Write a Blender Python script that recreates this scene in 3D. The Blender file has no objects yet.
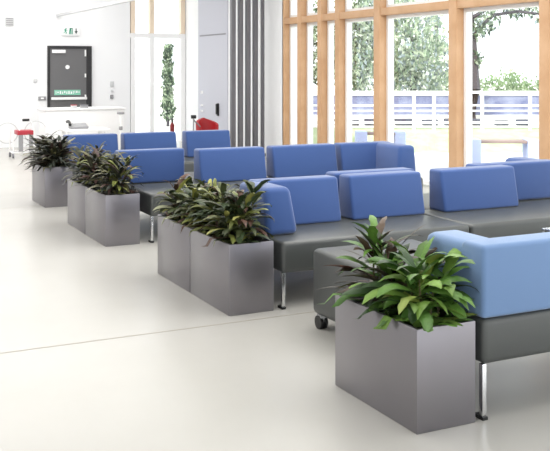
import bpy, bmesh, math, random
from mathutils import Vector, Matrix, Euler
PI = math.pi
scene = bpy.context.scene
COL = scene.collection

# ------------------------------------------------------------------ materials
def lin(c):
    c = c / 255.0
    return c / 12.92 if c <= 0.04045 else ((c + 0.055) / 1.055) ** 2.4
def rgb(r, g, b): return (lin(r), lin(g), lin(b), 1.0)

def mat(name, col, rough=0.5, metal=0.0, spec=0.5, noise=None, bump=None, emit=None, sheen=0.0):
    m = bpy.data.materials.new(name); m.use_nodes = True
    nt = m.node_tree; b = nt.nodes['Principled BSDF']
    b.inputs['Base Color'].default_value = col
    b.inputs['Roughness'].default_value = rough
    b.inputs['Metallic'].default_value = metal
    b.inputs['Specular IOR Level'].default_value = spec
    if sheen: b.inputs['Sheen Weight'].default_value = sheen
    if emit:
        b.inputs['Emission Color'].default_value = emit[0]
        b.inputs['Emission Strength'].default_value = emit[1]
    tc = None
    if noise or bump:
        tc = nt.nodes.new('ShaderNodeTexCoord')
    if noise:                                   # (scale, second colour, amount)
        n = nt.nodes.new('ShaderNodeTexNoise'); n.inputs['Scale'].default_value = noise[0]
        n.inputs['Detail'].default_value = 5
        nt.links.new(tc.outputs['Object'], n.inputs['Vector'])
        mp = nt.nodes.new('ShaderNodeMapRange')
        mp.inputs['From Min'].default_value = 0.35; mp.inputs['From Max'].default_value = 0.65
        mp.inputs['To Max'].default_value = noise[2]
        nt.links.new(n.outputs['Fac'], mp.inputs['Value'])
        mx = nt.nodes.new('ShaderNodeMix'); mx.data_type = 'RGBA'
        mx.inputs['A'].default_value = col; mx.inputs['B'].default_value = noise[1]
        nt.links.new(mp.outputs['Result'], mx.inputs['Factor'])
        nt.links.new(mx.outputs['Result'], b.inputs['Base Color'])
    if bump:                                    # (scale, strength)
        n2 = nt.nodes.new('ShaderNodeTexNoise'); n2.inputs['Scale'].default_value = bump[0]
        nt.links.new(tc.outputs['Object'], n2.inputs['Vector'])
        bp = nt.nodes.new('ShaderNodeBump'); bp.inputs['Strength'].default_value = bump[1]
        bp.inputs['Distance'].default_value = 0.01
        nt.links.new(n2.outputs['Fac'], bp.inputs['Height'])
        nt.links.new(bp.outputs['Normal'], b.inputs['Normal'])
    return m

def leaf_mat(name, rough=0.48, spec=0.4, trans=0.0):
    m = bpy.data.materials.new(name); m.use_nodes = True
    nt = m.node_tree; b = nt.nodes['Principled BSDF']
    a = nt.nodes.new('ShaderNodeAttribute'); a.attribute_name = 'tint'
    tc = nt.nodes.new('ShaderNodeTexCoord')
    n = nt.nodes.new('ShaderNodeTexNoise'); n.inputs['Scale'].default_value = 45
    nt.links.new(tc.outputs['Object'], n.inputs['Vector'])
    bp = nt.nodes.new('ShaderNodeBump'); bp.inputs['Strength'].default_value = 0.35
    bp.inputs['Distance'].default_value = 0.006
    nt.links.new(n.outputs['Fac'], bp.inputs['Height'])
    nt.links.new(bp.outputs['Normal'], b.inputs['Normal'])
    nt.links.new(a.outputs['Color'], b.inputs['Base Color'])
    b.inputs['Roughness'].default_value = rough
    b.inputs['Specular IOR Level'].default_value = spec
    if trans:
        out = nt.nodes['Material Output']
        tr = nt.nodes.new('ShaderNodeBsdfTranslucent')
        nt.links.new(a.outputs['Color'], tr.inputs['Color'])
        mx = nt.nodes.new('ShaderNodeMixShader'); mx.inputs['Fac'].default_value = trans
        nt.links.new(b.outputs['BSDF'], mx.inputs[1]); nt.links.new(tr.outputs['BSDF'], mx.inputs[2])
        nt.links.new(mx.outputs['Shader'], out.inputs['Surface'])
    return m

def glass_mat():
    m = bpy.data.materials.new('window_glass'); m.use_nodes = True
    nt = m.node_tree; nt.nodes.clear()
    out = nt.nodes.new('ShaderNodeOutputMaterial')
    t = nt.nodes.new('ShaderNodeBsdfTransparent'); t.inputs['Color'].default_value = (0.97, 0.985, 0.98, 1)
    g = nt.nodes.new('ShaderNodeBsdfGlossy'); g.inputs['Roughness'].default_value = 0.02
    lw = nt.nodes.new('ShaderNodeLayerWeight'); lw.inputs['Blend'].default_value = 0.5
    pw = nt.nodes.new('ShaderNodeMath'); pw.operation = 'POWER'; pw.inputs[1].default_value = 4.0
    nt.links.new(lw.outputs['Facing'], pw.inputs[0])
    f = nt.nodes.new('ShaderNodeMath'); f.operation = 'MULTIPLY_ADD'; f.inputs[1].default_value = 0.5; f.inputs[2].default_value = 0.03
    nt.links.new(pw.outputs[0], f.inputs[0])
    mx = nt.nodes.new('ShaderNodeMixShader')
    nt.links.new(f.outputs[0], mx.inputs['Fac'])
    nt.links.new(t.outputs['BSDF'], mx.inputs[1]); nt.links.new(g.outputs['BSDF'], mx.inputs[2])
    nt.links.new(mx.outputs['Shader'], out.inputs['Surface'])
    return m

M = dict(
    floor=mat('polished_screed', rgb(187, 185, 180), 0.27, spec=0.5, noise=(0.9, rgb(181, 179, 173), 0.8)),
    joint=mat('floor_joint', rgb(150, 145, 134), 0.6),
    wall=mat('white_paint', rgb(244, 245, 247), 0.7),
    pier=mat('lilac_grey_paint', rgb(196, 197, 208), 0.6),
    pierjoint=mat('grey_joint', rgb(140, 140, 146), 0.6),
    ceiling=mat('white_ceiling', rgb(245, 245, 245), 0.8),
    timber=mat('larch_timber', rgb(212, 172, 134), 0.5, noise=(3.0, rgb(196, 152, 112), 0.8)),
    paletimber=mat('pale_timber', rgb(238, 220, 198), 0.5),  # timber of the far posts with the window glare put into its colour
    whiteframe=mat('white_frame', rgb(245, 245, 245), 0.4),
    glass=glass_mat(),
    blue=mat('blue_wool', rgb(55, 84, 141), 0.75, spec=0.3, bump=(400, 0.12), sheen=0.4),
    paleblue=mat('pale_blue_wool', rgb(112, 142, 184), 0.75, spec=0.3, bump=(400, 0.12), sheen=0.4),  # same blue wool, the stronger light on the nearest bench painted in
    vinyl=mat('charcoal_vinyl', rgb(70, 73, 72), 0.40, spec=0.7, bump=(180, 0.05)),
    chrome=mat('polished_chrome', rgb(228, 229, 231), 0.22, 1.0),
    black=mat('black_plastic', rgb(26, 27, 28), 0.4),
    castor_grey=mat('pale_grey_metal', rgb(190, 190, 190), 0.35, 0.8),
    planter=mat('grey_steel', rgb(140, 137, 142), 0.34, 0.8, noise=(1.5, rgb(132, 129, 134), 0.6)),
    soil=mat('dark_soil', rgb(42, 34, 28), 0.95, bump=(60, 0.8)),
    leaf=leaf_mat('glossy_leaf'),
    tree_leaf=leaf_mat('tree_leaf', 0.6, 0.3, 0.45),
    stem=mat('green_stem', rgb(86, 84, 46), 0.6),
    bark=mat('grey_bark', rgb(70, 66, 72), 0.9, bump=(14, 0.8)),
    door=mat('dark_grey_door', rgb(102, 102, 104), 0.5),
    darkframe=mat('black_frame', rgb(38, 38, 41), 0.5),
    white=mat('white_laminate', rgb(244, 244, 245), 0.4),
    signgreen=mat('sign_green', rgb(30, 150, 120), 0.5),
    signpale=mat('pale_green_plate', rgb(130, 196, 172), 0.5),
    signdark=mat('dark_sign_ink', rgb(48, 66, 62), 0.5),
    paleplate=mat('pale_grey_plate', rgb(205, 206, 208), 0.5),
    greyplate=mat('grey_plastic', rgb(150, 150, 153), 0.5),
    darkgrey=mat('dark_grey_metal', rgb(112, 112, 118), 0.45),
    red=mat('red_fabric', rgb(158, 20, 30), 0.5),
    redband=mat('red_plastic', rgb(178, 46, 62), 0.4),
    paving=mat('pale_paving', rgb(226, 224, 218), 0.9, noise=(0.7, rgb(210, 208, 200), 0.6)),
    grass=mat('pale_grass', rgb(176, 188, 154), 0.9, noise=(4, rgb(150, 166, 126), 0.8)),
    bluewall=mat('blue_grey_stone', rgb(96, 102, 136), 0.85, noise=(3, rgb(136, 142, 166), 0.9)),
    darkstone=mat('dark_stone', rgb(78, 80, 92), 0.9),
    benchblue=mat('pale_blue_concrete', rgb(178, 190, 226), 0.8),
    benchtop=mat('weathered_plank', rgb(140, 122, 118), 0.8),
    fence=mat('white_rail', rgb(246, 246, 248), 0.5),
)

# ------------------------------------------------------------------ builders
def finish(name, bm, m, parent=None, loc=None, smooth=True, angle=35):
    bmesh.ops.recalc_face_normals(bm, faces=bm.faces[:])
    me = bpy.data.meshes.new(name)
    bm.to_mesh(me); bm.free()
    if isinstance(m, (list, tuple)):
        for k in m: me.materials.append(k)
    else: me.materials.append(m)
    if smooth:
        for p in me.polygons: p.use_smooth = True
        try: me.set_sharp_from_angle(angle=math.radians(angle))
        except Exception: pass
    o = bpy.data.objects.new(name, me); COL.objects.link(o)
    if parent: o.parent = parent
    if loc: o.location = loc
    return o

def box(bm, x0, x1, y0, y1, z0, z1, bev=0.0, seg=2):
    vs = [bm.verts.new((x, y, z)) for x in (x0, x1) for y in (y0, y1) for z in (z0, z1)]
    idx = [(0, 1, 3, 2), (4, 6, 7, 5), (0, 4, 5, 1), (2, 3, 7, 6), (0, 2, 6, 4), (1, 5, 7, 3)]
    fs = [bm.faces.new([vs[i] for i in f]) for f in idx]
    if bev:
        es = list({e for f in fs for e in f.edges})
        bmesh.ops.bevel(bm, geom=es, offset=bev, segments=seg, affect='EDGES', profile=0.5)

def prism(bm, pts, c0, c1, axis='x', bev=0.0, seg=3):
    """pts: profile polygon; extruded from c0 to c1 along axis. axis x: pts=(y,z); axis y: pts=(x,z); axis z: pts=(x,y)"""
    def mk(a, b, c):
        return {'x': (c, a, b), 'y': (a, c, b), 'z': (a, b, c)}[axis]
    A = [bm.verts.new(mk(a, b, c0)) for a, b in pts]
    B = [bm.verts.new(mk(a, b, c1)) for a, b in pts]
    n = len(pts)
    fs = [bm.faces.new(A[::-1]), bm.faces.new(B)]
    for i in range(n):
        fs.append(bm.faces.new((A[i], A[(i + 1) % n], B[(i + 1) % n], B[i])))
    if bev:
        es = list({e for f in fs for e in f.edges})
        bmesh.ops.bevel(bm, geom=es, offset=bev, segments=seg, affect='EDGES', profile=0.5)

def cyl(bm, p0, p1, r0, r1=None, n=16, caps=True):
    if r1 is None: r1 = r0
    p0 = Vector(p0); p1 = Vector(p1); d = (p1 - p0).normalized()
    a = d.orthogonal().normalized(); b = d.cross(a)
    A = [bm.verts.new(p0 + (a * math.cos(2 * PI * i / n) + b * math.sin(2 * PI * i / n)) * r0) for i in range(n)]
    B = [bm.verts.new(p1 + (a * math.cos(2 * PI * i / n) + b * math.sin(2 * PI * i / n)) * r1) for i in range(n)]
    for i in range(n):
        bm.faces.new((A[i], A[(i + 1) % n], B[(i + 1) % n], B[i]))
    if caps:
        bm.faces.new(A[::-1]); bm.faces.new(B)

def tube(bm, pts, r, n=10, r1=None):
    pts = [Vector(p) for p in pts]; rings = []
    up = Vector((0, 0, 1))
    for i, p in enumerate(pts):
        t = (pts[min(i + 1, len(pts) - 1)] - pts[max(i - 1, 0)]).normalized()
        a = t.cross(up)
        if a.length < 1e-3: a = t.cross(Vector((1, 0, 0)))
        a.normalize(); b = t.cross(a)
        rr = r if r1 is None else r + (r1 - r) * i / (len(pts) - 1)
        rings.append([bm.verts.new(p + (a * math.cos(2 * PI * k / n) + b * math.sin(2 * PI * k / n)) * rr) for k in range(n)])
    for A, B in zip(rings, rings[1:]):
        for k in range(n):
            bm.faces.new((A[k], A[(k + 1) % n], B[(k + 1) % n], B[k]))
    bm.faces.new(rings[0][::-1]); bm.faces.new(rings[-1])

def torus(bm, c, R, r, axis='y', n=28, k=8):
    rings = []
    for i in range(n):
        a = 2 * PI * i / n; ring = []
        for j in range(k):
            b = 2 * PI * j / k
            q = R + r * math.cos(b); h = r * math.sin(b)
            v = {'y': (q * math.cos(a), h, q * math.sin(a)), 'x': (h, q * math.cos(a), q * math.sin(a)),
                 'z': (q * math.cos(a), q * math.sin(a), h)}[axis]
            ring.append(bm.verts.new(Vector(c) + Vector(v)))
        rings.append(ring)
    for i in range(n):
        A = rings[i]; B = rings[(i + 1) % n]
        for j in range(k):
            bm.faces.new((A[j], A[(j + 1) % k], B[(j + 1) % k], B[j]))

def root(name, loc, label, cat, group=None, rotz=0):
    o = bpy.data.objects.new(name, None); COL.objects.link(o)
    o.empty_display_size = 0.1
    o.location = loc; o.rotation_euler = (0, 0, rotz)
    o['label'] = label; o['category'] = cat
    if group: o['group'] = group
    return o

def tag(o, label, cat, group=None):
    o['label'] = label; o['category'] = cat
    if group: o['group'] = group
    return o

def struct(o, label=None, cat=None):
    o['kind'] = 'structure'
    if label: o['label'] = label
    if cat: o['category'] = cat
    return o

def sroot(name, loc, label, cat):
    o = bpy.data.objects.new(name, None); COL.objects.link(o); o.location = loc
    return struct(o, label, cat)

def partbox(name, dims, m, parent, bev=0.0, seg=2):
    bm = bmesh.new(); box(bm, *dims, bev=bev, seg=seg)
    return finish(name, bm, m, parent)

# ------------------------------------------------------------------ setting
# Frame of the room: x runs along the seating rows to the window wall, y runs down the hall to the far wall.
XW, YF, ZC = 7.5, 19.7, 3.9
bm = bmesh.new(); box(bm, -6.0, XW + 0.3, -6.0, YF + 0.3, -0.2, 0.0)
struct(finish('floor', bm, M['floor'], smooth=False), 'pale polished screed floor of the hall', 'floor')
for i, y in enumerate((5.52, 11.2, 16.9)):
    bm = bmesh.new(); box(bm, -6.0, XW, y - 0.007, y + 0.007, -0.01, 0.0006)
    struct(finish('trim_%d' % (i + 1), bm, M['joint'], smooth=False),
           ['thin joint across the floor nearest the camera', 'thin joint across the floor in the middle of the hall',
            'thin joint across the floor near the far wall'][i], 'floor joint')
bm = bmesh.new(); box(bm, -6.0, XW + 0.3, -6.0, YF + 0.3, ZC, ZC + 0.2)
struct(finish('ceiling', bm, M['ceiling'], smooth=False), 'white ceiling of the hall', 'ceiling')

# far wall, with the opening of the far glazing from x=6.2 to 7.5
bm = bmesh.new(); box(bm, -6.0, 6.2, YF, YF + 0.3, 0, ZC)
struct(finish('wall_far', bm, M['wall'], smooth=False), 'white far wall with the dark door', 'wall')
bm = bmesh.new(); box(bm, -6.3, -6.0, -6.0, YF + 0.3, 0, ZC)
struct(finish('wall_left', bm, M['wall'], smooth=False), 'white left wall of the hall', 'wall')
# window wall: solid white length, grey pier, solid end
bm = bmesh.new(); box(bm, XW, XW + 0.3, 14.83, 17.28, 0, ZC)
struct(finish('wall_right', bm, M['wall'], smooth=False), 'white wall length between the timber windows and grey pier', 'wall')
pr_ = sroot('wall_pier', (XW, 17.28, 0), 'pale lilac grey wall pier at the end of the window wall', 'wall')
pp = partbox('pier_face', (-0.02, 0.3, 0, 1.6, 0, ZC), M['pier'], pr_); 
partbox('pier_joint', (-0.024, -0.018, 0.08, 1.5, 2.33, 2.36), M['pierjoint'], pr_)
bm = bmesh.new(); box(bm, XW, XW + 0.3, 18.88, YF + 0.3, 0, ZC)
struct(finish('wall_return', bm, M['wall'], smooth=False), 'white return wall between grey pier and far glazing', 'wall')

# window wall bays (posts at these y positions, timber rail at 2.4 m)
posts = [(3.2, .14), (4.95, .14), (6.5, .14), (8.19, .17), (9.90, .17), (11.74, .17), (12.92, .13), (13.50, .13), (14.22, .13), (14.83, .06)]
names = ['beside the nearest bench', 'right of the nearest bench, next bay along', 'level with the second row of benches',
         'at the right edge with the arching branches', 'with the tree trunk and open lawn view', 'with the leafy tree and fence view',
         'of narrow light beside the leafy tree', 'of slim light left of the twin posts', 'of tall slim light with a green strip', 'narrowest beside the white wall']
D0, D1 = 0.0, 0.17
nwin = 0
for i in range(len(posts) - 1):
    y0, w0 = posts[i]; y1, w1 = posts[i + 1]
    nwin += 1
    r = sroot('window_%d' % nwin, (XW, y0, 0), 'timber framed window bay ' + names[i + 1], 'window')
    L = y1 - y0
    partbox('post', (D0, D1, L - w1 / 2, L + w1 / 2, 0, ZC), M['timber'], r, 0.006)
    partbox('transom', (D0 + 0.01, D1 - 0.01, w0 / 2, L - w1 / 2, 2.43, 2.54), M['timber'], r, 0.004)
    a, b = w0 / 2, L - w1 / 2; fw = 0.05
    for fname, pname, z0, z1 in (('frame', 'pane', 0.03, 2.43), ('upper_frame', 'upper_pane', 2.54, ZC - 0.02)):
        bm = bmesh.new()
        box(bm, D1 - 0.05, D1 + 0.05, a, a + fw, z0, z1)
        box(bm, D1 - 0.05, D1 + 0.05, b - fw, b, z0, z1)
        box(bm, D1 - 0.05, D1 + 0.05, a + fw, b - fw, z0, z0 + fw)
        box(bm, D1 - 0.05, D1 + 0.05, a + fw, b - fw, z1 - fw, z1)
        bmesh.ops.remove_doubles(bm, verts=bm.verts[:], dist=0.0005)
        finish(fname, bm, M['whiteframe'], r, smooth=False)
        bm = bmesh.new(); box(bm, D1 - 0.004, D1 + 0.004, a + fw, b - fw, z0 + fw, z1 - fw)
        finish(pname, bm, M['glass'], r, smooth=False)
# far glazing
r = sroot('window_%d' % (nwin + 1), (6.2, YF, 0), 'far glazed wall with pale timber posts beside the grey pier', 'window')
for x in (0.07, 0.51, 1.24):
    partbox('post', (x - 0.05, x + 0.05, 0, 0.15, 2.42, ZC), M['paletimber'], r)
    partbox('mullion', (x - 0.05, x + 0.05, 0.0, 0.15, 0, 2.32), M['whiteframe'], r)  # lower posts coloured white to stand in for glare washing them out
partbox('transom', (0, 1.3, 0.01, 0.14, 2.32, 2.42), M['whiteframe'], r)
bm = bmesh.new()
for a, b in ((0.12, 0.46), (0.56, 1.19)):
    box(bm, a, b, 0.07, 0.078, 0.05, 2.32); box(bm, a, b, 0.07, 0.078, 2.42, ZC)
finish('pane', bm, M['glass'], r, smooth=False)

# white hanging track running down the hall to the far wall
bm = bmesh.new(); box(bm, 4.58, 4.64, 9.0, YF, 2.74, 2.79)
struct(finish('trim_4', bm, M['paleplate'], smooth=False), 'thin pale track under the ceiling above the far door', 'track')

# far door
d = sroot('door_1', (4.39, YF, 0), 'dark grey exit door with white push bar in the far wall', 'door')
bm = bmesh.new()
box(bm, 0, 0.05, -0.05, 0.0, 0, 2.12); box(bm, 0.83, 0.94, -0.06, 0.0, 0, 2.12); box(bm, 0.05, 0.83, -0.05, 0, 2.06, 2.12)
finish('door_frame', bm, M['darkframe'], d, smooth=False)
dl = partbox('door_leaf', (0.05, 0.83, -0.035, 0.0, 0.005, 2.06), M['door'], d)
partbox('door_closer', (0.09, 0.37, -0.085, -0.035, 1.965, 2.035), M['white'], d, 0.004)
bm = bmesh.new(); cyl(bm, (0.42, -0.035, 1.67), (0.42, -0.045, 1.67), 0.045, n=24)
finish('round_sticker', bm, M['white'], d)
partbox('push_bar', (0.07, 0.83, -0.10, -0.05, 0.975, 1.03), M['white'], d, 0.01)
bm = bmesh.new()
for k, h in enumerate((1.9, 1.45, 1.0)): box(bm, 0.79, 0.82, -0.05, -0.035, h, h + (0.14 if k == 0 else 0.08))
finish('hinge', bm, M['white'], d, smooth=False)
pl = partbox('notice_plate', (0.14, 0.70, -0.043, -0.035, 1.075, 1.185), M['signpale'], d)
bm = bmesh.new(); rnd = random.Random(3)
x = 0.17
while x < 0.66:                         # illegible marks of the worn notice
    w = rnd.choice((0.012, 0.02, 0.028))
    box(bm, x, x + w, -0.046, -0.043, 1.10 + rnd.choice((0, 0.02)), 1.15 + rnd.choice((0, 0.012))); x += w + 0.022
finish('notice_marks', bm, M['white'], pl, smooth=False)

# exit sign over the door
s = root('exit_sign', (4.69, YF - 0.05, 2.34), 'small white exit sign with green pictograms above the dark door', 'sign')
partbox('sign_panel', (0, 0.38, 0, 0.05, 0, 0.19), M['white'], s, 0.006)
def flat(name, polys, m, parent):
    bm = bmesh.new()
    for p in polys: prism(bm, p, -0.006, 0.0, 'y')
    return finish(name, bm, m, parent, smooth=False)
hd = [(0.085 + 0.014 * math.cos(k * PI / 6), 0.15 + 0.014 * math.sin(k * PI / 6)) for k in range(12)]
flat('running_figure', [hd, [(0.06, 0.135), (0.09, 0.132), (0.085, 0.085), (0.06, 0.09)], [(0.09, 0.128), (0.115, 0.105), (0.108, 0.097), (0.085, 0.118)],
     [(0.06, 0.13), (0.035, 0.115), (0.038, 0.105), (0.062, 0.118)], [(0.07, 0.09), (0.088, 0.085), (0.105, 0.06), (0.085, 0.03), (0.075, 0.036), (0.088, 0.06)],
     [(0.06, 0.092), (0.075, 0.088), (0.06, 0.055), (0.03, 0.05), (0.03, 0.06), (0.053, 0.066)]], M['signgreen'], s)
flat('door_symbol', [[(0.15, 0.03), (0.168, 0.03), (0.182, 0.16), (0.164, 0.16)], [(0.18, 0.03), (0.196, 0.03), (0.196, 0.16), (0.18, 0.16)],
     [(0.21, 0.03), (0.226, 0.03), (0.226, 0.16), (0.21, 0.16)], [(0.164, 0.145), (0.226, 0.145), (0.226, 0.16), (0.164, 0.16)]], M['signgreen'], s)
flat('arrow_symbol', [[(0.292, 0.155), (0.312, 0.155), (0.312, 0.09), (0.292, 0.09)], [(0.27, 0.095), (0.334, 0.095), (0.302, 0.035)]], M['signdark'], s)

# small plates on the far wall
def wallplate(name, x0, x1, z0, z1, m, label, cat, group=None):
    bm = bmesh.new(); box(bm, x0, x1, YF - 0.03, YF, z0, z1, 0.006)
    return tag(finish(name, bm, m), label, cat, group)
v = root('wall_vent', (3.52, YF - 0.02, 2.51), 'pale grey square vent high on the far wall left of the door', 'vent')
partbox('vent_plate', (0, 0.18, 0, 0.02, 0, 0.19), M['paleplate'], v)
bm = bmesh.new()
for k in range(4): box(bm, 0.02, 0.16, -0.006, 0, 0.025 + k * 0.042, 0.045 + k * 0.042)
finish('louvre', bm, M['greyplate'], v, smooth=False)
b_ = root('access_box', (4.20, YF - 0.04, 0.975), 'small grey door control box left of the dark door', 'control box')
partbox('box_case', (0, 0.16, 0, 0.04, 0, 0.075), M['greyplate'], b_, 0.008)
partbox('button', (0.05, 0.11, -0.008, 0, 0.02, 0.055), M['white'], b_, 0.003)
wallplate('light_switch', 4.10, 4.17, 1.35, 1.42, M['paleplate'], 'pale light switch on the wall above the control box', 'switch')
wallplate('wall_socket', 5.75, 5.83, 1.24, 1.36, M['paleplate'], 'topmost pale plate of the three right of the door', 'wall plate', 'plates right of the door')
wallplate('wall_socket', 5.76, 5.82, 1.12, 1.18, M['paleplate'], 'middle small plate of the three right of the door', 'wall plate', 'plates right of the door')
wallplate('wall_socket', 5.75, 5.82, 0.98, 1.07, M['greyplate'], 'lowest and darkest plate of the three right of the door', 'wall plate', 'plates right of the door')
h = root('wall_handset', (XW - 0.06, 17.70, 0.66), 'black wall handset on the grey pier', 'handset')
partbox('cradle', (0.01, 0.04, 0.0, 0.09, 0.0, 0.26), M['black'], h, 0.01)
partbox('receiver', (-0.02, 0.012, 0.015, 0.075, 0.03, 0.25), M['darkframe'], h, 0.012)

# slatted divider screen beside the pier
sc = root('slatted_screen', (6.73, 15.40, 0), 'tall dark slatted divider screen in front of the white wall', 'screen')
for k in range(5):
    x = 0.045 + k * 0.148
    w = 0.043 if k < 4 else 0.025
    partbox('slat', (x - w, x + w, -0.045, 0.045, 0.0, ZC - 0.002), M['darkgrey'], sc, 0.012)
partbox('rail', (0.0, 0.70, -0.02, 0.02, 0.02, 0.08), M['darkgrey'], sc)

# ------------------------------------------------------------------ benches
D = 0.81
def bench(loc, length, s, backs, arms, label, group, top=0.80, legs=None, seat=0.458, fabric='blue'):
    """local x along the row, depth 0 (front) to D (back) along s*y"""
    r = root('sofa_bench', loc, label, 'bench', group)
    def Y(a): return s * a
    bm = bmesh.new(); y0, y1 = sorted((Y(0), Y(D)))
    box(bm, 0, length, y0, y1, seat - 0.214, seat, 0.03, 4); finish('seat', bm, M['vinyl'], r)
    for (a, b) in backs:
        bm = bmesh.new()
        prism(bm, [(Y(D), seat), (Y(D), top), (Y(D - 0.17), top), (Y(D - 0.24), seat)], a, b, 'x', 0.024, 4)
        finish('backrest', bm, M[fabric], r)
    for (side, d0, d1) in arms:
        bm = bmesh.new()
        at = top - 0.004
        pts = [(0.0, seat), (0.0, at), (0.21, at), (0.26, seat)]
        e = 0.001
        pts = [(-e + p if side == 'l' else length + e - p, z) for p, z in pts]
        A = [(p, Y(d0 + (0.04 if z > 0.6 else 0.0)), z) for p, z in pts]
        B = [(p, Y(d1), z) for p, z in pts]
        va = [bm.verts.new(c) for c in A]; vb = [bm.verts.new(c) for c in B]
        bm.faces.new(va[::-1]); bm.faces.new(vb)
        for i in range(4): bm.faces.new((va[i], va[(i + 1) % 4], vb[(i + 1) % 4], vb[i]))
        bmesh.ops.bevel(bm, geom=bm.edges[:], offset=0.045, segments=6, affect='EDGES', profile=0.5)
        finish('armrest', bm, M[fabric], r)
    xs = legs or (0.0, length - 0.024)
    for x in xs:
        for d in (0.0, D - 0.07):
            q = 0.006 if d == 0.0 else D - 0.034
            y0, y1 = sorted((Y(q), Y(q + 0.028)))
            lg = partbox('leg', (x, x + 0.024, y0, y1, 0.014, seat - 0.21), M['chrome'], r, 0.003)
            y2, y3 = sorted((Y(d + 0.0), Y(d + 0.07)))
            f = partbox('foot', (x - 0.003, x + 0.027, y2, y3, 0.0, 0.016), M['black'], lg)
    return r

X0 = 2.80
GB = 'blue and charcoal sofa benches'
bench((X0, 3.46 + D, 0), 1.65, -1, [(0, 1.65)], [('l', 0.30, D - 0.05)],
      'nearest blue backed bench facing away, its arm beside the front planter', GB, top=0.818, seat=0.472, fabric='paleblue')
bench((X0 + 0.06, 5.66, 0), 1.60, 1, [(0.10, 0.81), (0.91, 1.60)], [('l', 0.24, D - 0.06)],
      'facing bench with left arm and two blue backs behind the castor pouf', GB)
bench((X0 + 1.67, 5.66, 0), 1.64, 1, [(0.18, 0.97)], [],
      'facing bench at right with one lone blue back and bare seat end', GB)
bench((X0 + 0.04, 6.50 + D, 0), 1.80, -1, [(0.92, 1.70)], [],
      'bench turned away behind the two blue backs of the second row', GB)
bench((X0 + 1.87, 6.50 + D, 0), 1.46, -1, [(0.52, 1.46)], [('r', 0.26, D - 0.05)],
      'bench turned away at the right edge, showing a plain darker blue back', GB)
bench((X0 + 0.04, 8.37, 0), 1.50, 1, [(0.74, 1.50)], [],
      'third row bench with bare left seat behind the twin planter plants', GB)
bench((X0 + 1.56, 8.37, 0), 1.60, 1, [(0.07, 0.86), (0.92, 1.60)], [('r', 0.12, D - 0.06)],
      'third row bench with right arm nearest the windows', GB)
bench((X0 - 0.02, 9.21 + D, 0), 1.50, -1, [(0.0, 0.72)], [],
      'bench turned away showing a wide blue back right of the third planter pair', GB)
bench((X0 - 0.06, 11.03, 0), 2.40, 1, [(0.09, 0.77), (0.85, 1.57), (1.71, 2.35)], [],
      'farthest bench with three blue backs in a row before the white wall', GB)

# castor pouf
p = root('castor_pouf', (2.845, 4.50, 0), 'charcoal box pouf on castors between the first two seating rows', 'pouf')
bm = bmesh.new(); box(bm, 0, 0.78, 0, 0.72, 0.086, 0.50, 0.035, 4); finish('cushion', bm, M['vinyl'], p)
for x in (0.03, 0.74):
    for y in (0.08, 0.645):
        c = partbox('castor_fork', (x - 0.02, x + 0.02, y - 0.03, y + 0.03, 0.045, 0.09), M['castor_grey'], p, 0.004)
        bm = bmesh.new(); cyl(bm, (x - 0.026, y, 0.042), (x - 0.006, y, 0.042), 0.042, n=24); cyl(bm, (x + 0.006, y, 0.042), (x + 0.026, y, 0.042), 0.042, n=24)
        finish('wheel', bm, M['black'], c)
        

# chrome framed side table showing one corner over the nearest back
t = root('side_table', (4.84, 4.86, 0), 'chrome framed low black table, one corner above the nearest blue back', 'table')
bm = bmesh.new()
box(bm, 0, 0.5, 0.42, 0.45, 0.43, 0.46, 0.004); box(bm, 0, 0.5, 0, 0.03, 0.43, 0.46, 0.004)
box(bm, 0, 0.03, 0.03, 0.42, 0.43, 0.46, 0.004); box(bm, 0.47, 0.5, 0.03, 0.42, 0.43, 0.46, 0.004)
finish('table_frame', bm, M['chrome'], t)
partbox('table_top', (0.03, 0.47, 0.03, 0.42, 0.435, 0.452), M['black'], t)
for x in (0, 0.47):
    for y in (0, 0.42): partbox('leg', (x, x + 0.03, y, y + 0.03, 0, 0.43), M['chrome'], t)

# ------------------------------------------------------------------ planters
PH, PW, PL = 0.474, 0.33, 0.715
def planter(y, label, group, x=2.43, PL=PL):
    r = root('steel_planter', (x, y, 0), label, 'planter', group)
    bm = bmesh.new(); w = 0.016
    o = [(0, 0), (PW, 0), (PW, PL), (0, PL)]; n = [(w, w), (PW - w, w), (PW - w, PL - w), (w, PL - w)]
    ob = [bm.verts.new((x, yy, 0)) for x, yy in o]; ot = [bm.verts.new((x, yy, PH)) for x, yy in o]
    it = [bm.verts.new((x, yy, PH)) for x, yy in n]; ib = [bm.verts.new((x, yy, 0.04)) for x, yy in n]
    bm.faces.new(ob); bm.faces.new(ib)
    for i in range(4):
        j = (i + 1) % 4
        bm.faces.new((ob[i], ob[j], ot[j], ot[i])); bm.faces.new((ot[i], ot[j], it[j], it[i])); bm.faces.new((it[i], it[j], ib[j], ib[i]))
    es = [e for e in bm.edges if (e.verts[0] in ob + ot and e.verts[1] in ob + ot)]
    bmesh.ops.bevel(bm, geom=es, offset=0.004, segments=2, affect='EDGES', profile=0.5)
    finish('container', bm, M['planter'], r)
    bm = bmesh.new(); nx, ny = 8, 16; g = []
    rr = random.Random(int(y * 100))
    for i in range(nx + 1):
        g.append([bm.verts.new((w + (PW - 2 * w) * i / nx, w + (PL - 2 * w) * j / ny, 0.425 + rr.uniform(-.008, .012))) for j in range(ny + 1)])
    for i in range(nx):
        for j in range(ny): bm.faces.new((g[i][j], g[i + 1][j], g[i + 1][j + 1], g[i][j + 1]))
    finish('soil', bm, M['soil'], r)
    return r
GP = 'grey steel box planters'
planter(3.46, 'large nearest grey steel planter standing alone at front', GP, 2.425, 0.735)
planter(5.665, 'near box of the second row steel planter pair beside the armed bench', GP, 2.465)
planter(5.665 + PL + 0.012, 'rear box of the second row steel planter pair', GP, 2.465)
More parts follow.
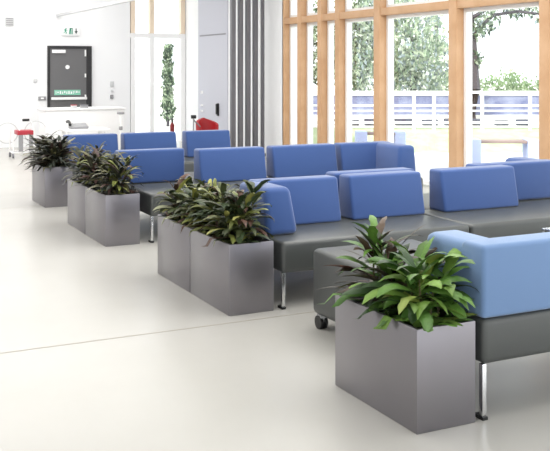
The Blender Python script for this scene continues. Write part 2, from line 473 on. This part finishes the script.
planter(8.37, 'near box of the third row steel planter pair', GP, 2.40)
planter(8.37 + PL + 0.012, 'rear bright sided box of the third row planter pair', GP, 2.40)
planter(11.03, 'smallest looking farthest steel planter by the far bench', GP)

# ------------------------------------------------------------------ plants
def leaf(bm, lay, p, az, el, L, W, droop, tone, rnd, seg=7, curl=0.16):
    prev = None
    pos = Vector(p); step = L / seg
    side = Vector((-math.sin(az), math.cos(az), 0))
    roll = rnd.uniform(-0.5, 0.5)
    for i in range(seg + 1):
        t = i / seg
        e = el - droop * t * t
        dirv = Vector((math.cos(az) * math.cos(e), math.sin(az) * math.cos(e), math.sin(e)))
        nrm = dirv.cross(side) * -1
        sd = side * math.cos(roll) + nrm * math.sin(roll)
        nn = sd.cross(dirv)
        w = W * 0.5 * max(0.06, math.sin(PI * min(1, 0.05 + 0.95 * t)) ** 0.62) if t < 0.999 else W * 0.02
        wv = 1 + 0.16 * math.sin(i * 2.6 + tone[3] * 9)
        a = bm.verts.new(pos - sd * w * wv + nn * w * curl)
        c = bm.verts.new(pos)
        b = bm.verts.new(pos + sd * w * wv + nn * w * curl)
        if prev:
            for q in ((prev[0], prev[1], c, a), (prev[1], prev[2], b, c)):
                f = bm.faces.new(q)
                f.smooth = True
                for lp in f.loops:
                    k = 1.25 if (lp.vert is c or lp.vert is prev[1]) else 1.0
                    lp[lay] = (tone[0] * k, tone[1] * k, tone[2] * k, 1)
        prev = (a, c, b); pos = pos + dirv * step

def tidy(bm, loc, xmax, y0, y1):
    # leaves lie over the steel rim and stop short of the bench beside them
    rim = PH - loc[2] + 0.012
    for v in bm.verts:
        x, y = v.co.x + loc[0], v.co.y + loc[1]
        if x > xmax and y > y0 - 0.02: v.co.x = xmax - loc[0] - 0.35 * (x - xmax); x = v.co.x + loc[0]
        inx = loc[0] - PW / 2 + 0.03 < x < loc[0] + PW / 2 - 0.03; iny = y0 + 0.03 < y < y1 - 0.03
        if inx and iny: v.co.z = max(v.co.z, 0.012)
        elif loc[0] - PW / 2 - 0.06 < x < loc[0] + PW / 2 + 0.06 and y0 - 0.14 < y < y1 + 0.05: v.co.z = max(v.co.z, rim)
        else: v.co.z = max(v.co.z, rim - 0.05)

def plant(loc, seed, n, hs, Lr, Wr, palette, label, group, stems=4, spread=0.06, droop=(0.5, 1.5), up=1.2, lean=(0, 0), ext=(3.46, 4.175)):
    rnd = random.Random(seed)
    r = root('leafy_plant', loc, label, 'plant', group)
    bm = bmesh.new(); lay = bm.loops.layers.float_color.new('tint')
    bs = bmesh.new()
    tops = []
    for k in range(stems):
        a = 2 * PI * k / stems + rnd.uniform(-.5, .5); q = spread * rnd.uniform(0.3, 0.8)
        b0 = Vector((q * math.cos(a), q * math.sin(a), -0.02))
        H = hs * rnd.uniform(0.6, 1.0)
        b1 = Vector((q * 1.9 * math.cos(a) + lean[0] * H, q * 1.9 * math.sin(a) + lean[1] * H, H))
        mid = (b0 + b1) / 2 + Vector((rnd.uniform(-.01, .01), rnd.uniform(-.01, .01), 0))
        tube(bs, [b0, mid, b1], 0.007, 7, 0.004); tops.append((b0, b1))
    wts = [w for w, _ in palette]
    for k in range(n):
        b0, b1 = tops[k % stems]
        f = (k // stems + rnd.random()) / (n / stems)
        f = min(1, 0.18 + 0.85 * f)
        p = b0.lerp(b1, f)
        az = k * 2.39996 + rnd.uniform(-.4, .4)
        el = -0.25 + up * f + rnd.uniform(-.28, .28)
        L = rnd.uniform(*Lr) * (1.08 - 0.3 * f); W = rnd.uniform(*Wr)
        c = rnd.choices(palette, wts)[0][1]; v = rnd.uniform(0.75, 1.25)
        tone = (lin(c[0]) * v, lin(c[1]) * v, lin(c[2]) * v, rnd.random())
        leaf(bm, lay, p, az, el, L, W, rnd.uniform(*droop), tone, rnd)
    tidy(bm, loc, 2.82, *ext)
    me = bpy.data.meshes.new('leaves'); bm.to_mesh(me); bm.free(); me.materials.append(M['leaf'])
    o = bpy.data.objects.new('leaves', me); COL.objects.link(o); o.parent = r
    finish('stem', bs, M['stem'], r)
    return r
green = [(4, (64, 98, 38)), (4, (84, 120, 48)), (3, (106, 138, 60)), (3, (42, 68, 30)), (0.8, (138, 156, 72))]
bronze = [(4, (58, 50, 40)), (3, (74, 58, 44)), (3, (52, 66, 36)), (1, (96, 60, 48)), (1, (120, 124, 66))]
dark = [(5, (46, 60, 34)), (4, (62, 70, 40)), (3, (100, 106, 52)), (2, (78, 56, 46)), (1.2, (150, 150, 80)), (0.6, (156, 158, 130))]
deep = [(5, (36, 42, 34)), (3, (56, 56, 44)), (2, (84, 82, 52)), (2, (72, 52, 48)), (1, (130, 128, 104))]
GL = 'plants in the steel planters'
xm = 2.43 + PW / 2
zs = 0.43
plant((xm + 0.01, 3.65, zs), 1, 92, 0.25, (0.22, 0.36), (0.05, 0.07), green, 'bright green broad leaved plant at the near end of the front planter', GL, 6, 0.07, droop=(0.9, 1.9), up=1.05)
plant((xm, 3.86, zs), 2, 64, 0.28, (0.24, 0.35), (0.042, 0.058), green[:4] + bronze[:2], 'darker leafy plant in the middle of the front planter', GL, 4, 0.06)
plant((xm, 4.04, zs), 3, 60, 0.34, (0.24, 0.35), (0.04, 0.054), bronze + green[:2], 'bronze leaved plant at the back end of the front planter', GL, 4, 0.06, up=1.2)
lab2 = ['dark leafy plant at the near end of the second row planters, against the arm', 'second dark plant back in the near second row box',
        'yellow flecked dark plant in the middle of the second row planters', 'dark leafy plant at the rear end of the second row planters']
for k, y in enumerate((5.84, 6.19, 6.58, 6.93)):
    plant((xm + 0.035, y, zs), 11 + k, 170, 0.36 if k == 0 else 0.28, (0.18, 0.27), (0.034, 0.048), dark, lab2[k], GL, 6, 0.085, up=1.2, droop=(1.0, 2.1), ext=(5.665, 7.11))
lab3 = ['dark spiky plant at the near end of the third row planters', 'brownish spiky plant in the middle of the third row planters', 'tall bladed plant at the rear end of the third row planters']
for k, y in enumerate((8.60, 9.08, 9.58)):
    plant((xm - 0.03, y, zs), 21 + k, 150, 0.34, (0.20, 0.30), (0.032, 0.046), deep + dark[2:3], lab3[k], GL, 6, 0.085, up=1.3, droop=(0.9, 2.0), ext=(8.37, 9.81))
lab4 = ['dark spiky plant at the near side of the farthest planter', 'dark spiky plant at the far side of the farthest planter']
for k, y in enumerate((11.2, 11.58)):
    plant((xm, y, zs), 31 + k, 170, 0.30, (0.26, 0.42), (0.034, 0.048), deep, lab4[k], GL, 6, 0.085, up=1.15, droop=(0.8, 1.7), ext=(11.03, 11.745))

# ------------------------------------------------------------------ things at the far end
k_ = root('reception_counter', (3.86, 17.6, 0), 'white reception counter in front of the dark far door', 'counter')
partbox('counter_body', (0.04, 1.56, 0.03, 0.6, 0.0, 0.84), M['white'], k_, 0.01)
partbox('counter_top', (0, 1.6, 0, 0.63, 0.84, 0.88), M['white'], k_, 0.012)
for j, (x, w, l) in enumerate(((4.42, 0.10, 'left grey box of two on the white counter'), (4.60, 0.14, 'right darker box of two on the white counter'))):
    o = root('counter_box', (x, 17.72, 0.88), l, 'box', 'boxes on the white counter')
    partbox('case', (0, w, 0, 0.1, 0, 0.05), M['greyplate'] if j else M['paleplate'], o, 0.006)
    partbox('lid', (-0.004, w + 0.004, -0.004, 0.104, 0.05, 0.062), M['darkgrey'] if j else M['redband'], o, 0.003)
lt = root('low_table', (3.75, 15.4, 0), 'low white table between the far bench and the counter', 'table')
partbox('table_top', (0, 0.75, 0, 0.5, 0.58, 0.62), M['white'], lt, 0.008)
for x in (0.03, 0.67):
    for y in (0.03, 0.42): partbox('leg', (x, x + 0.05, y, y + 0.05, 0, 0.58), M['white'], lt)
ph = root('desk_phone', (3.86, 15.52, 0.62), 'grey desk phone with black handset on the low white table', 'phone')
bm = bmesh.new(); prism(bm, [(0, 0), (0.2, 0), (0.2, 0.09), (0, 0.04)], 0.0, 0.30, 'x', 0.008); finish('phone_body', bm, M['greyplate'], ph)
bm = bmesh.new(); tube(bm, [(-0.02, 0.0, 0.075), (-0.01, 0.06, 0.10), (-0.01, 0.14, 0.125), (-0.02, 0.2, 0.115)], 0.026, 10); finish('handset', bm, M['black'], ph)
st = root('dispenser_stand', (4.56, 15.0, 0), 'slim white post with a grey head behind the far bench', 'stand')
bm = bmesh.new(); cyl(bm, (0, 0, 0), (0, 0, 0.02), 0.13, n=28); finish('base', bm, M['white'], st)
bm = bmesh.new(); cyl(bm, (0, 0, 0.02), (0, 0, 0.88), 0.017, n=14); finish('post', bm, M['white'], st)
partbox('head', (-0.055, 0.055, -0.04, 0.04, 0.88, 0.92), M['greyplate'], st, 0.008)
partbox('drip_tray', (-0.025, 0.025, -0.03, 0.03, 0.62, 0.68), M['greyplate'], st, 0.005)

# small white trolley left of the counter
tr = root('play_trolley', (3.20, 17.3, 0), 'small white framed trolley with red band by the left wall base', 'trolley')
bm = bmesh.new()
for x in (0.04, 0.42):
    for y in (0.03, 0.33): cyl(bm, (x, y, 0.08), (x, y, 0.56), 0.013, n=10)
for y in (0.03, 0.33): cyl(bm, (0.04, y, 0.1), (0.42, y, 0.1), 0.012, n=10)
for x in (0.04, 0.42): cyl(bm, (x, 0.03, 0.1), (x, 0.33, 0.1), 0.012, n=10)
finish('frame', bm, M['white'], tr)
partbox('red_band', (0.12, 0.41, 0.02, 0.34, 0.42, 0.50), M['redband'], tr, 0.008)
partbox('side_panel', (0.14, 0.22, 0.015, 0.03, 0.12, 0.42), M['greyplate'], tr)
partbox('side_panel', (0.33, 0.40, 0.015, 0.03, 0.12, 0.42), M['greyplate'], tr)
bm = bmesh.new(); tube(bm, [(0.16, 0.05, 0.50), (0.18, 0.05, 0.66), (0.23, 0.05, 0.69), (0.33, 0.05, 0.69), (0.38, 0.05, 0.64), (0.41, 0.05, 0.50)], 0.010, 8)
finish('handle', bm, M['white'], tr)
partbox('grip', (0.21, 0.34, 0.03, 0.07, 0.67, 0.715), M['black'], tr, 0.01)
for x, R in ((0.0, 0.19), (0.52, 0.21)):
    bm = bmesh.new(); torus(bm, (x, 0.36, 0.44), R, 0.008, 'y'); finish('hoop', bm, M['paleplate'], tr)
for x in (0.04, 0.42):
    for y in (0.03, 0.33):
        bm = bmesh.new(); cyl(bm, (x - 0.015, y, 0.045), (x + 0.015, y, 0.045), 0.045, n=18); finish('wheel', bm, M['darkgrey'], tr)

# red tub seat, extinguisher and a folded stand behind the third bank of backs
rc = root('tub_chair', (6.11, 15.0, 0), 'small red rounded tub chair left of the grey pier', 'chair')
bm = bmesh.new()
NN = 20
prof = []
for i in range(NN + 1):
    a = math.radians(-200 + 220 * i / NN)
    hh = 0.78 - 0.12 * abs(i / NN - 0.5) * 2
    prof.append((a, hh))
rows = []
for a, hh in prof:
    ca, sa = math.cos(a + PI / 2 + math.radians(90)), math.sin(a + PI / 2 + math.radians(90))
    rows.append([bm.verts.new((0.19 * ca, 0.19 * sa, 0.30)), bm.verts.new((0.20 * ca, 0.20 * sa, hh)), bm.verts.new((0.15 * ca, 0.15 * sa, hh)), bm.verts.new((0.13 * ca, 0.13 * sa, 0.30))])
for A, B in zip(rows, rows[1:]):
    for q in range(4): bm.faces.new((A[q], A[(q + 1) % 4], B[(q + 1) % 4], B[q]))
bm.faces.new(rows[0]); bm.faces.new(rows[-1][::-1])
bmesh.ops.bevel(bm, geom=[e for e in bm.edges if e.calc_face_angle(0) > 0.9], offset=0.015, segments=2, affect='EDGES')
finish('back_shell', bm, M['red'], rc)
bm = bmesh.new(); cyl(bm, (0, 0, 0.30), (0, 0, 0.44), 0.15, 0.14, n=28); finish('seat', bm, M['red'], rc)
for x in (-0.13, 0.13):
    for y in (-0.13, 0.13):
        bm = bmesh.new(); cyl(bm, (x * 1.15, y * 1.15, 0), (x, y, 0.30), 0.012, 0.016, n=10); finish('leg', bm, M['darkframe'], rc)
fe = root('fire_extinguisher', (5.46, 15.0, 0), 'dark red fire extinguisher on a post stand behind the blue backs', 'fire extinguisher')
bm = bmesh.new(); cyl(bm, (0, 0, 0), (0, 0, 0.02), 0.12, n=24); cyl(bm, (0, 0.03, 0.02), (0, 0.03, 0.62), 0.014, n=10); finish('stand', bm, M['white'], fe)
bm = bmesh.new(); cyl(bm, (0, -0.02, 0.36), (0, -0.02, 0.68), 0.038, n=18); cyl(bm, (0, -0.02, 0.68), (0, -0.02, 0.72), 0.038, 0.018, n=18); finish('cylinder_body', bm, mat('deep_red', rgb(120, 26, 34), 0.4), fe)
bm = bmesh.new(); cyl(bm, (0, -0.02, 0.72), (0, -0.02, 0.77), 0.018, n=12); box(bm, -0.012, 0.012, -0.07, 0.03, 0.77, 0.79); finish('valve', bm, M['black'], fe)
fs = root('folding_stand', (5.70, 14.6, 0), 'dark folding stand just left of the red tub chair', 'stand')
bm = bmesh.new(); cyl(bm, (0, 0, 0.35), (0, 0, 0.80), 0.012, n=10); finish('post', bm, M['greyplate'], fs)
for k in range(3):
    a = 2 * PI * k / 3 + 0.4
    bm = bmesh.new(); cyl(bm, (0.2 * math.cos(a), 0.2 * math.sin(a), 0.0), (0, 0, 0.42), 0.01, n=8); finish('leg', bm, M['darkgrey'], fs)
partbox('head', (-0.04, 0.04, -0.03, 0.03, 0.80, 0.86), M['black'], fs, 0.008)
bm = bmesh.new(); cyl(bm, (0.0, 0, 0.78), (0.13, 0.02, 0.66), 0.011, n=8); finish('brace', bm, M['darkgrey'], fs)

# ------------------------------------------------------------------ outside
F_ = Vector((0.4437, 0.8962, 0)); R_ = Vector((0.8962, -0.4437, 0))
bm = bmesh.new(); box(bm, XW + 0.3, 70, -40, YF + 60, -0.25, -0.05); struct(finish('ground', bm, M['paving'], smooth=False), 'pale sunlit paving outside the windows', 'ground')
bm = bmesh.new(); box(bm, -40, XW + 0.3, YF + 0.3, YF + 60, -0.25, -0.05); struct(finish('ground', bm, M['paving'], smooth=False), 'pale paving beyond the far wall', 'ground')

FANG = math.atan2(R_.y, R_.x)
def outside_root(name, along, away, z, label, cat, group=None, kind=None):
    p = R_ * along + F_ * away
    o = root(name, (p.x, p.y, z), label, cat, group, FANG)
    if kind: o['kind'] = kind
    return o
# raised terrace, grass strip, stone wall
tz = 0.42
t = outside_root('terrace', 3.0, 20.15, -0.05, 'low pale raised terrace behind the white fence', 'terrace', kind='structure')
partbox('terrace_slab', (-2.6, 14, 0, 8, 0, tz), M['paving'], t)
t = outside_root('grass_bank', 3.0, 18.6, -0.05, 'pale green grass bank rising to the white fence', 'grass bank', kind='structure')
bm = bmesh.new(); prism(bm, [(0, 0), (1.54, 0.40), (1.54, 0)], -2.4, 9, 'x'); finish('turf', bm, M['grass'], t, smooth=False)
t = outside_root('stone_wall', 3.0, 23.0, tz - 0.05, 'blue grey low stone wall behind the white fence', 'wall', kind='structure')
partbox('wall_face', (-5, 14, 0, 0.3, 0.12, 0.60), M['bluewall'], t)
partbox('wall_cap', (-5, 14, -0.03, 0.33, 0.60, 0.64), M['paving'], t)
partbox('wall_course', (-5, 14, -0.012, 0, 0.33, 0.37), M['paving'], t)
partbox('wall_base', (-5, 14, 0.0, 0.3, 0.0, 0.12), M['paving'], t)
ks = root('kerb_stone', (0, 0, 0), '', 'stone', 'dark stones along the fence terrace')
rnd = random.Random(8)
ks_proto = None
bm = bmesh.new(); box(bm, -0.2, 0.2, -0.1, 0.1, 0, 0.13, 0.03, 2)
bmesh.ops.subdivide_edges(bm, edges=bm.edges[:], cuts=1)
for v in bm.verts: v.co += Vector((rnd.uniform(-.012, .012), rnd.uniform(-.012, .012), rnd.uniform(-.004, .008) if v.co.z > 0.02 else 0))
kmesh = finish('kerb_stone', bm, M['darkstone']).data
bpy.data.objects.remove(ks); bpy.data.objects.remove([o for o in bpy.data.objects if o.data == kmesh][0])
along = 1.15
kk = 0
while along < 6.4:
    o = bpy.data.objects.new('kerb_stone', kmesh); COL.objects.link(o)
    q = R_ * along + F_ * 20.75
    o.location = (q.x, q.y, tz - 0.05); o.rotation_euler = (0, 0, FANG + rnd.uniform(-.1, .1))
    sc_ = rnd.uniform(0.6, 1.05); o.scale = (sc_, 1, rnd.uniform(0.8, 1.2))
    tag(o, 'small dark kerb stone in the broken row behind the white fence', 'stone', 'dark stones along the fence terrace')
    along += 0.42 * sc_ + rnd.choice((0.1, 0.16, 0.26)); kk += 1

fn = outside_root('rail_fence', 0, 20.0, -0.05, 'white post and rail fence across the view outside the windows', 'fence')
for a in (-0.8, 0.3, 1.36, 2.39, 2.99, 3.42, 4.46, 5.49, 6.5): partbox('post', (a - 0.03, a + 0.03, -0.03, 0.03, 0, 1.20), M['fence'], fn)
for z, hz in ((1.15, 0.035), (0.88, 0.022), (0.76, 0.022), (0.50, 0.03)): partbox('rail', (-1.6, 7.4, -0.022, 0.022, z, z + hz * 1.6), M['fence'], fn)

def outbench(along0, away, length, label, ang=0.0):
    t = outside_root('outdoor_bench', along0, away, -0.05, label, 'bench', 'outdoor benches')
    t.rotation_euler = (0, 0, FANG + ang)
    partbox('support', (0, 0.2, 0, 0.42, 0, 0.50), M['benchblue'], t, 0.01)
    partbox('support', (length - 0.2, length, 0, 0.42, 0, 0.50), M['benchblue'], t, 0.01)
    partbox('seat_plank', (0.2, length - 0.2, 0.02, 0.40, 0.44, 0.485), M['benchtop'], t, 0.006)
outbench(3.24, 15.5, 1.17, 'pale blue outdoor bench right of the trunk window post', -0.04)
outbench(1.53, 17.4, 0.92, 'pale blue outdoor bench behind the leafy tree window', 0.0)

def foliage(name, blobs, n, size, palette, seed, parent=None, flatx=1.0):
    rnd = random.Random(seed)
    bm = bmesh.new(); lay = bm.loops.layers.float_color.new('tint')
    wts = [b[4] for b in blobs]
    for k in range(n):
        cx, cy, cz, rad, w = rnd.choices(blobs, wts)[0]
        while True:
            q = Vector((rnd.uniform(-1, 1), rnd.uniform(-1, 1), rnd.uniform(-1, 1)))
            if q.length < 1: break
        p = Vector((cx, cy, cz)) + q * rad
        s = size * rnd.uniform(0.6, 1.4)
        e = Euler((rnd.uniform(0, PI), rnd.uniform(0, PI), rnd.uniform(0, 2 * PI))).to_matrix()
        c = rnd.choice(palette); v = rnd.uniform(0.8, 1.2)
        pts = [(-s, 0, 0), (0, -s * 0.45, 0.1 * s), (s, 0, 0), (0, s * 0.45, 0.1 * s)]
        f = bm.faces.new([bm.verts.new(p + e @ Vector(x)) for x in pts])
        for lp in f.loops: lp[lay] = (lin(c[0]) * v, lin(c[1]) * v, lin(c[2]) * v, 1)
    me = bpy.data.meshes.new(name); bm.to_mesh(me); bm.free(); me.materials.append(M['tree_leaf'])
    o = bpy.data.objects.new(name, me); COL.objects.link(o)
    if parent: o.parent = parent
    return o
pal_t = [(172, 190, 162), (196, 208, 182), (132, 154, 130), (214, 222, 204), (158, 172, 176)]
pal_d = [(72, 94, 74), (92, 112, 84), (56, 74, 64)]
# trunk tree with arching branch
t = outside_root('arching_tree', 4.70, 22.0, -0.05, 'tree with a dark trunk and long arching branches', 'tree')
bm = bmesh.new()
tube(bm, [(0.0, 0, 0), (0.02, 0, 1.2), (-0.05, 0, 2.4), (-0.02, 0, 3.6), (0.1, 0, 5.0)], 0.16, 12, 0.08)
finish('trunk', bm, M['bark'], t)
bm = bmesh.new()
tube(bm, [(-0.02, 0, 2.5), (0.45, -0.1, 2.95), (1.0, -0.2, 3.03), (1.6, -0.3, 2.95), (2.0, -0.3, 2.55)], 0.05, 8, 0.02)
tube(bm, [(-0.02, 0, 2.9), (0.6, 0.1, 3.25), (1.3, 0.2, 3.28), (2.2, 0.2, 3.0)], 0.05, 8, 0.02)
finish('branch', bm, M['bark'], t)
foliage('foliage', [(0.0, 0, 2.6, 0.28, 1), (0.05, 0, 1.9, 0.22, 0.6), (0.35, 0, 2.8, 0.3, 0.8), (1.0, 0, 3.2, 0.35, 1.2), (1.6, 0, 3.15, 0.4, 1.4), (2.2, 0, 2.95, 0.42, 1.4), (0.5, 0, 3.5, 0.6, 1.5), (2.5, 0, 2.6, 0.3, 0.6)], 1500, 0.07, pal_t + pal_d, 4, t)
def bush_tree(along, away, blobs, n, size, pal, seed, label, th=2.0, name='leafy_tree', group='trees beyond the fence'):
    t = outside_root(name, along, away, -0.05, label, 'tree', group)
    bm = bmesh.new(); tube(bm, [(0, 0, 0), (0.05, 0, th * 0.5), (0, 0.05, th)], 0.12, 10, 0.05); finish('trunk', bm, M['bark'], t)
    foliage('foliage', blobs, n, size, pal, seed, t)
bush_tree(3.6, 24.5, [(0, 0, 2.4, 1.0, 2), (-0.7, 0.2, 1.8, 0.9, 1.8), (0.5, 0, 1.8, 0.85, 1.8), (-0.2, 0, 1.2, 0.7, 1.2), (0, 0, 3.3, 0.9, 1.3), (-0.6, 0, 3.1, 0.8, 1)], 6500, 0.075, pal_t, 5, 'pale leafy tree left of the dark trunk', 2.6)
bush_tree(2.35, 25.5, [(0, 0, 2.6, 0.9, 2), (-0.3, 0, 1.7, 0.7, 1), (0.3, 0, 3.4, 0.8, 1)], 4200, 0.075, pal_t + pal_d[:2], 6, 'leafy tree seen through the pane beside the twin posts', 2.8)
bush_tree(1.15, 24.0, [(0, 0, 2.6, 0.5, 2), (0, 0, 1.7, 0.45, 2), (0, 0, 3.4, 0.5, 1)], 1300, 0.07, pal_d + pal_t[:2], 7, 'slim dark tree seen through the slim left pane', 2.6)
bush_tree(5.2, 30.0, [(0, 0, 4.6, 0.9, 1), (1.4, 0, 4.7, 0.7, 1)], 500, 0.09, pal_t, 9, 'distant pale tree above the arching branches', 4.0)
hd_ = outside_root('hedge', 4.4, 25.5, -0.05, 'pale green hedge along the low stone wall', 'hedge')
hb = [(0.2 + 0.42 * k, 0, 1.15 + 0.16 * math.sin(k * 1.9), 0.42, 1) for k in range(12)]
foliage('foliage', hb, 2600, 0.07, [(150, 172, 130), (128, 154, 112), (176, 190, 158)], 10, hd_)
bm = bmesh.new()
for k in range(12): cyl(bm, (0.2 + 0.42 * k, 0, 0), (0.2 + 0.42 * k, 0, 1.1), 0.02, n=6)
finish('stem', bm, M['bark'], hd_)
# conifer seen through the far glazing
t = root('conifer', (9.19, 25.58, -0.05), 'dark narrow conifer seen through the far glazing', 'tree')
bm = bmesh.new(); cyl(bm, (0, 0, 0), (0, 0, 2.2), 0.05, 0.02, n=8); finish('trunk', bm, M['bark'], t)
foliage('foliage', [(0.04 * math.sin(k * 2.3), 0, 0.35 + 0.16 * k, 0.21 - 0.005 * k, 1) for k in range(13)], 1900, 0.055, pal_d + pal_t[:2], 12, t)

# ------------------------------------------------------------------ light
w = bpy.data.worlds.new('sky'); scene.world = w; w.use_nodes = True
bg = w.node_tree.nodes['Background']
bg.inputs['Color'].default_value = (0.94, 0.97, 1.0, 1); bg.inputs['Strength'].default_value = 3.1
sd = bpy.data.lights.new('sun', 'SUN'); sd.energy = 7.0; sd.angle = math.radians(3); sd.color = (1, 0.96, 0.9)
so = bpy.data.objects.new('sun', sd); COL.objects.link(so)
so.rotation_euler = Vector((0.55, 0.5, -0.9)).to_track_quat('-Z', 'Y').to_euler()
def area(name, x, y, sx, sy, power):  # unseen fill light added under the ceiling to brighten the hall
    l = bpy.data.lights.new(name, 'AREA'); l.shape = 'RECTANGLE'; l.size = sx; l.size_y = sy; l.energy = power; l.color = (1.0, 0.985, 0.96)
    o = bpy.data.objects.new(name, l); COL.objects.link(o); o.location = (x, y, ZC - 0.03)
area('ceiling_lamp', 1.2, 4.0, 3, 4, 70)
area('ceiling_lamp', 4.6, 6.8, 2.6, 8, 330)
area('ceiling_lamp', -0.8, 9.5, 5, 7, 260)
area('ceiling_lamp', 1.5, 16.0, 8, 6, 480)

# ------------------------------------------------------------------ camera
cd = bpy.data.cameras.new('camera'); cam = bpy.data.objects.new('camera', cd); COL.objects.link(cam)
cam.location = (0, 0, 1.65)
yaw = math.atan2(F_.x, F_.y)
cam.rotation_euler = (PI / 2, 0, -yaw)
cd.sensor_width = 36; cd.lens = 929 / 550 * 36
cd.shift_y = -(225.5 - 68) / 550
cd.clip_end = 300
scene.camera = cam
scene.view_settings.view_transform = 'Standard'; scene.view_settings.look = 'None'
scene.view_settings.exposure = -0.4; scene.view_settings.gamma = 1
scene.cycles.use_denoising = True
scene.cycles.max_bounces = 8
scene.cycles.transparent_max_bounces = 12
